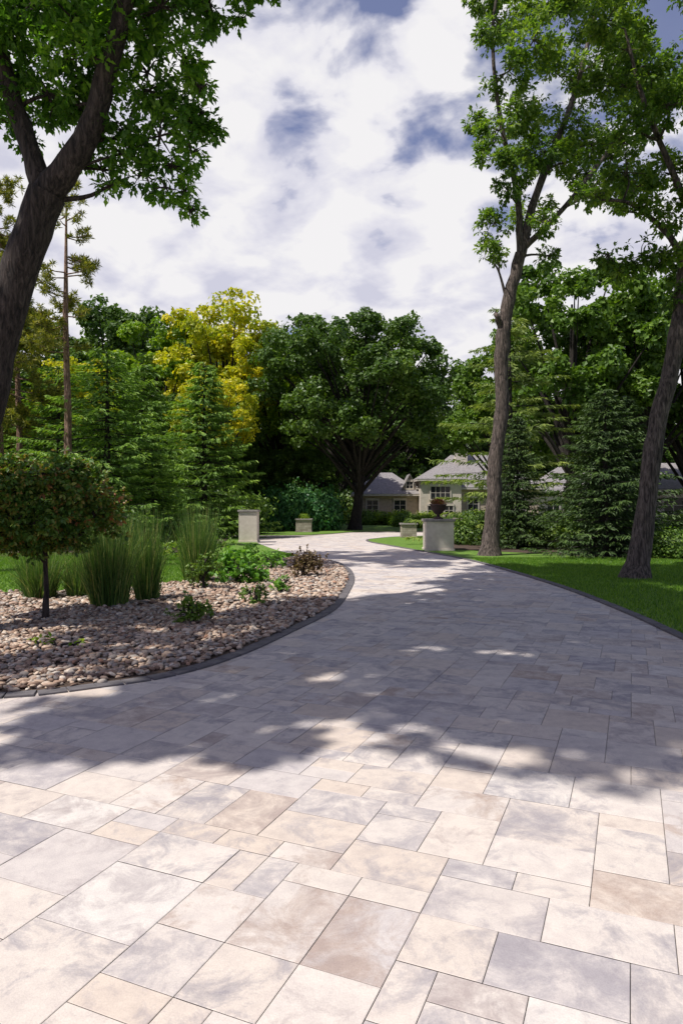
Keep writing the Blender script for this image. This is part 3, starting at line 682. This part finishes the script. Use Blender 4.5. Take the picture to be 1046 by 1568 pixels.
bn=empty("garden_bench",(7.6,41.5,.03))
for i in range(3): box("seat_slat",-.8,.8,-.2+i*.14,-.08+i*.14,.42,.45,M['trim'],bn)
for i in range(3): box("back_slat",-.8,.8,.24,.27,.52+i*.13,.62+i*.13,M['trim'],bn)
for xx in (-.78,.70):
    box("front_leg",xx,xx+.08,-.2,-.12,0,.42,M['trim'],bn); box("back_leg",xx,xx+.08,.275,.345,0,.9,M['trim'],bn)

house=empty("stone_house")
def hip(name,x0,x1,y0,y1,z0,z1,parent,ov=.45,inset=None):
    x0-=ov;x1+=ov;y0-=ov;y1+=ov; d=(y1-y0)/2 if inset is None else inset; ym=(y0+y1)/2
    V=[(x0,y0,z0),(x1,y0,z0),(x1,y1,z0),(x0,y1,z0),(x0+d,ym,z1),(x1-d,ym,z1)]
    F=[(0,1,5,4),(1,2,5),(2,3,4,5),(3,0,4),(3,2,1,0)]
    me=bpy.data.meshes.new(name); me.from_pydata(V,[],F); me.materials.append(M['roof']); obj(name,me,parent)
    box("fascia",x0+.02,x1-.02,y0+.02,y1-.02,z0-.18,z0-.004,M['trim'],parent)
def gable(name,x0,x1,y0,y1,z0,z1,parent,ov=.3):
    xm=(x0+x1)/2
    V=[(x0,y0,z0),(x1,y0,z0),(xm,y0,z1),(x0,y1,z0),(x1,y1,z0),(xm,y1,z1)]
    me=bpy.data.meshes.new(name+"_wall"); me.from_pydata(V,[],[(0,1,2),(4,3,5)]); me.materials.append(M['wall']); obj(name+"_wall",me,parent)
    s=(z1-z0)/(xm-x0); a=x0-ov; bb=x1+ov; zl=z0-ov*s; t=.1
    V=[(a,y0-ov,zl),(xm,y0-ov,z1+.02),(bb,y0-ov,zl),(a,y1,zl),(xm,y1,z1+.02),(bb,y1,zl)]; V+= [(x,y,z+t) for x,y,z in V]
    F=[(6,7,10,9),(7,8,11,10),(0,3,4,1),(1,4,5,2),(0,1,7,6),(1,2,8,7),(0,6,9,3),(2,5,11,8)]
    me=bpy.data.meshes.new(name+"_roof"); me.from_pydata(V,[],F); me.materials.append(M['roof']); obj(name+"_roof",me,parent)
def window(x,z,w_,h,y,parent,nx=2,nz=3):
    e=parent
    box("window_glass",x-w_/2,x+w_/2,y-.03,y+.05,z,z+h,M['glass'],e)
    box("window_sill",x-w_/2-.12,x+w_/2+.12,y-.14,y-.001,z-.14,z-.002,M['lime_st'],e)
    box("window_lintel",x-w_/2-.12,x+w_/2+.12,y-.1,y-.001,z+h+.002,z+h+.2,M['lime_st'],e)
    for s in (-1,1):
        xx=x+s*(w_/2+.05); box("window_jamb",xx-.05,xx+.05,y-.08,y-.001,z,z+h,M['trim'],e)
    for i in range(1,nx):
        xx=x-w_/2+i*w_/nx; box("muntin",xx-.025,xx+.025,y-.06,y-.032,z,z+h,M['trim'],e)
    for i in range(1,nz):
        zz=z+i*h/nz; box("muntin_bar",x-w_/2,x+w_/2,y-.055,y-.034,zz-.02,zz+.02,M['trim'],e)
box("left_wing_wall",1.3,7.0,62,69,0,2.6,M['wall'],house); hip("left_wing_roof",1.3,7.0,62,69,2.78,4.9,house,.45,2.6)
window(2.8,.9,1.0,1.3,62,house); window(5.3,.9,1.0,1.3,62,house)
box("entry_block_wall",7.0,10.6,60.5,66,0,3.9,M['lime_st'],house); hip("entry_block_roof",7.0,10.6,60.5,66,4.08,5.4,house,.35,2.1)
window(8.75,2.3,1.7,1.1,60.5,house,4,2); window(8.0,.5,.7,1.2,60.5,house); window(9.5,.5,.7,1.2,60.5,house)
box("centre_wall",7.1,18,62.4,71,0,3.2,M['wall'],house); hip("centre_roof",7.2,18,62.4,71,3.38,6.7,house,.45,3.9)
window(12.0,.8,.9,1.6,62.4,house); window(14.2,.8,.9,1.6,62.4,house); window(16.3,.8,.9,1.6,62.4,house)
gable("dormer",5.6,6.8,62.3,65,3.35,4.5,house,.2); box("dormer_wall",5.62,6.78,62.32,64,2.9,3.35,M['trim'],house); window(6.2,3.3,.55,.6,62.3,house,2,2)
box("chimney",10.9,12.0,65.2,66.2,4.5,7.7,M['lime_st'],house); box("chimney_cap",10.8,12.1,65.1,66.3,7.7,7.9,M['cap'],house)
box("right_wing_wall",18.01,27,63,70,0,2.9,M['lime_st'],house); hip("right_wing_roof",18.5,27,63,70,3.08,5.5,house,.45,3)
for x in (19.5,21.8,24.2): window(x,.7,1.1,1.5,63,house)

h2=empty("neighbouring_house")
box("wall",15.6,30,40,48,0,2.4,M['lime_st'],h2); hip("roof",15.6,30,40,48,2.58,4.4,h2,.5,3)
for x in (17.4,19.4,21.6,24,27): window(x,.8,1.1,1.3,40,h2)

# ------------------------------------------------------------------ light, sky, camera
EL=math.radians(60); sx_,sy_=-.865,-.502
sun=bpy.data.lights.new("sun",'SUN'); sun.energy=5.0; sun.angle=math.radians(.6); sun.color=(1,.955,.90)
so=obj("sun",sun); d=Vector((sx_*math.cos(EL),sy_*math.cos(EL),math.sin(EL))); so.rotation_euler=d.to_track_quat('Z','Y').to_euler(); so.location=(-20,-10,40)

wd=bpy.data.worlds.new("World"); scene.world=wd; wd.use_nodes=True; nt=wd.node_tree
bg=nt.nodes["Background"]; out=nt.nodes["World Output"]
sky=N(nt,"ShaderNodeTexSky",sky_type='NISHITA'); sky.sun_disc=False; sky.sun_elevation=EL; sky.sun_rotation=math.radians(240); sky.air_density=1.0; sky.dust_density=1.2
ti=N(nt,"ShaderNodeMix",data_type='RGBA',blend_type='MULTIPLY'); ti.inputs["Factor"].default_value=1; ti.inputs["B"].default_value=(1.12,.95,1.10,1)
nt.links.new(sky.outputs[0],ti.inputs["A"]); nt.links.new(ti.outputs["Result"],bg.inputs[0]); bg.inputs[1].default_value=.11
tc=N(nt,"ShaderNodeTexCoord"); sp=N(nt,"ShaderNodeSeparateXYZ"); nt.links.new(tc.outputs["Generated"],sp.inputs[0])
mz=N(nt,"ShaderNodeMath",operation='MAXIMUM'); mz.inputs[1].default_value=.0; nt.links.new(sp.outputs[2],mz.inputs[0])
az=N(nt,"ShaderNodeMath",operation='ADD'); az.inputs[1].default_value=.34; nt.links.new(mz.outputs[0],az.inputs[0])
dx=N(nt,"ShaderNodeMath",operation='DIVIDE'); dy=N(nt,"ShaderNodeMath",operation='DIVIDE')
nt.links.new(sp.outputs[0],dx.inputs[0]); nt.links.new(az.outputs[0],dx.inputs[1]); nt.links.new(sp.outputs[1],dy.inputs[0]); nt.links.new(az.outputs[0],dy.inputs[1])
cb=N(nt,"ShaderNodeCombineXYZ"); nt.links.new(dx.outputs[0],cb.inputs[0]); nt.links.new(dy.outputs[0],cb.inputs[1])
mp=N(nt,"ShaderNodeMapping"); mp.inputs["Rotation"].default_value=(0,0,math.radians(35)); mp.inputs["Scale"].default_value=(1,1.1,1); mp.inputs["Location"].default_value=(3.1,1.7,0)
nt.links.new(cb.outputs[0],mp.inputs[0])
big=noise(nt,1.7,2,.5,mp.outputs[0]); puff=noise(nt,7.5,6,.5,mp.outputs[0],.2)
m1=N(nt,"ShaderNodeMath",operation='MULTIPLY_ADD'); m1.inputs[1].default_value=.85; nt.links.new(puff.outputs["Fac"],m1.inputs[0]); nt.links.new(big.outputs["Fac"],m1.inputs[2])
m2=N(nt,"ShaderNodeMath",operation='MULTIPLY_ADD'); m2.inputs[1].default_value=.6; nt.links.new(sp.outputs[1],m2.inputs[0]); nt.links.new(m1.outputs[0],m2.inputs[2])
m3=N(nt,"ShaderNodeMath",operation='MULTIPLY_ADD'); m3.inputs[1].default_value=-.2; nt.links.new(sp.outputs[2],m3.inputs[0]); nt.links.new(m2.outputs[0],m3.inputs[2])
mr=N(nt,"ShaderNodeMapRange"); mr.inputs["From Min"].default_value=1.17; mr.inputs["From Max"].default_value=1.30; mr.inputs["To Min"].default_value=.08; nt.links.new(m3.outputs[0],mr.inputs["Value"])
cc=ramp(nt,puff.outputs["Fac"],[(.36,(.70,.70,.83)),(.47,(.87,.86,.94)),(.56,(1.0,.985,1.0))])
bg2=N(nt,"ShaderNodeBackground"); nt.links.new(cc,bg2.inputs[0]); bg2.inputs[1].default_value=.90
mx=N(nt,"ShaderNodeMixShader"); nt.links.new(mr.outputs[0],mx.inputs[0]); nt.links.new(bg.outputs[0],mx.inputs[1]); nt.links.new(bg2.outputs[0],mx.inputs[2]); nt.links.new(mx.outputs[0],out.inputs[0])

cam=bpy.data.cameras.new("camera"); co=obj("camera",cam,None,(0,0,1.5)); co.rotation_euler=(math.radians(89.67),0,0)
cam.sensor_fit='VERTICAL'; cam.sensor_height=36; cam.sensor_width=24; cam.lens=24; cam.clip_end=2000; cam.clip_start=.05
scene.camera=co
scene.view_settings.view_transform='Standard'; scene.view_settings.look='None'; scene.view_settings.exposure=0
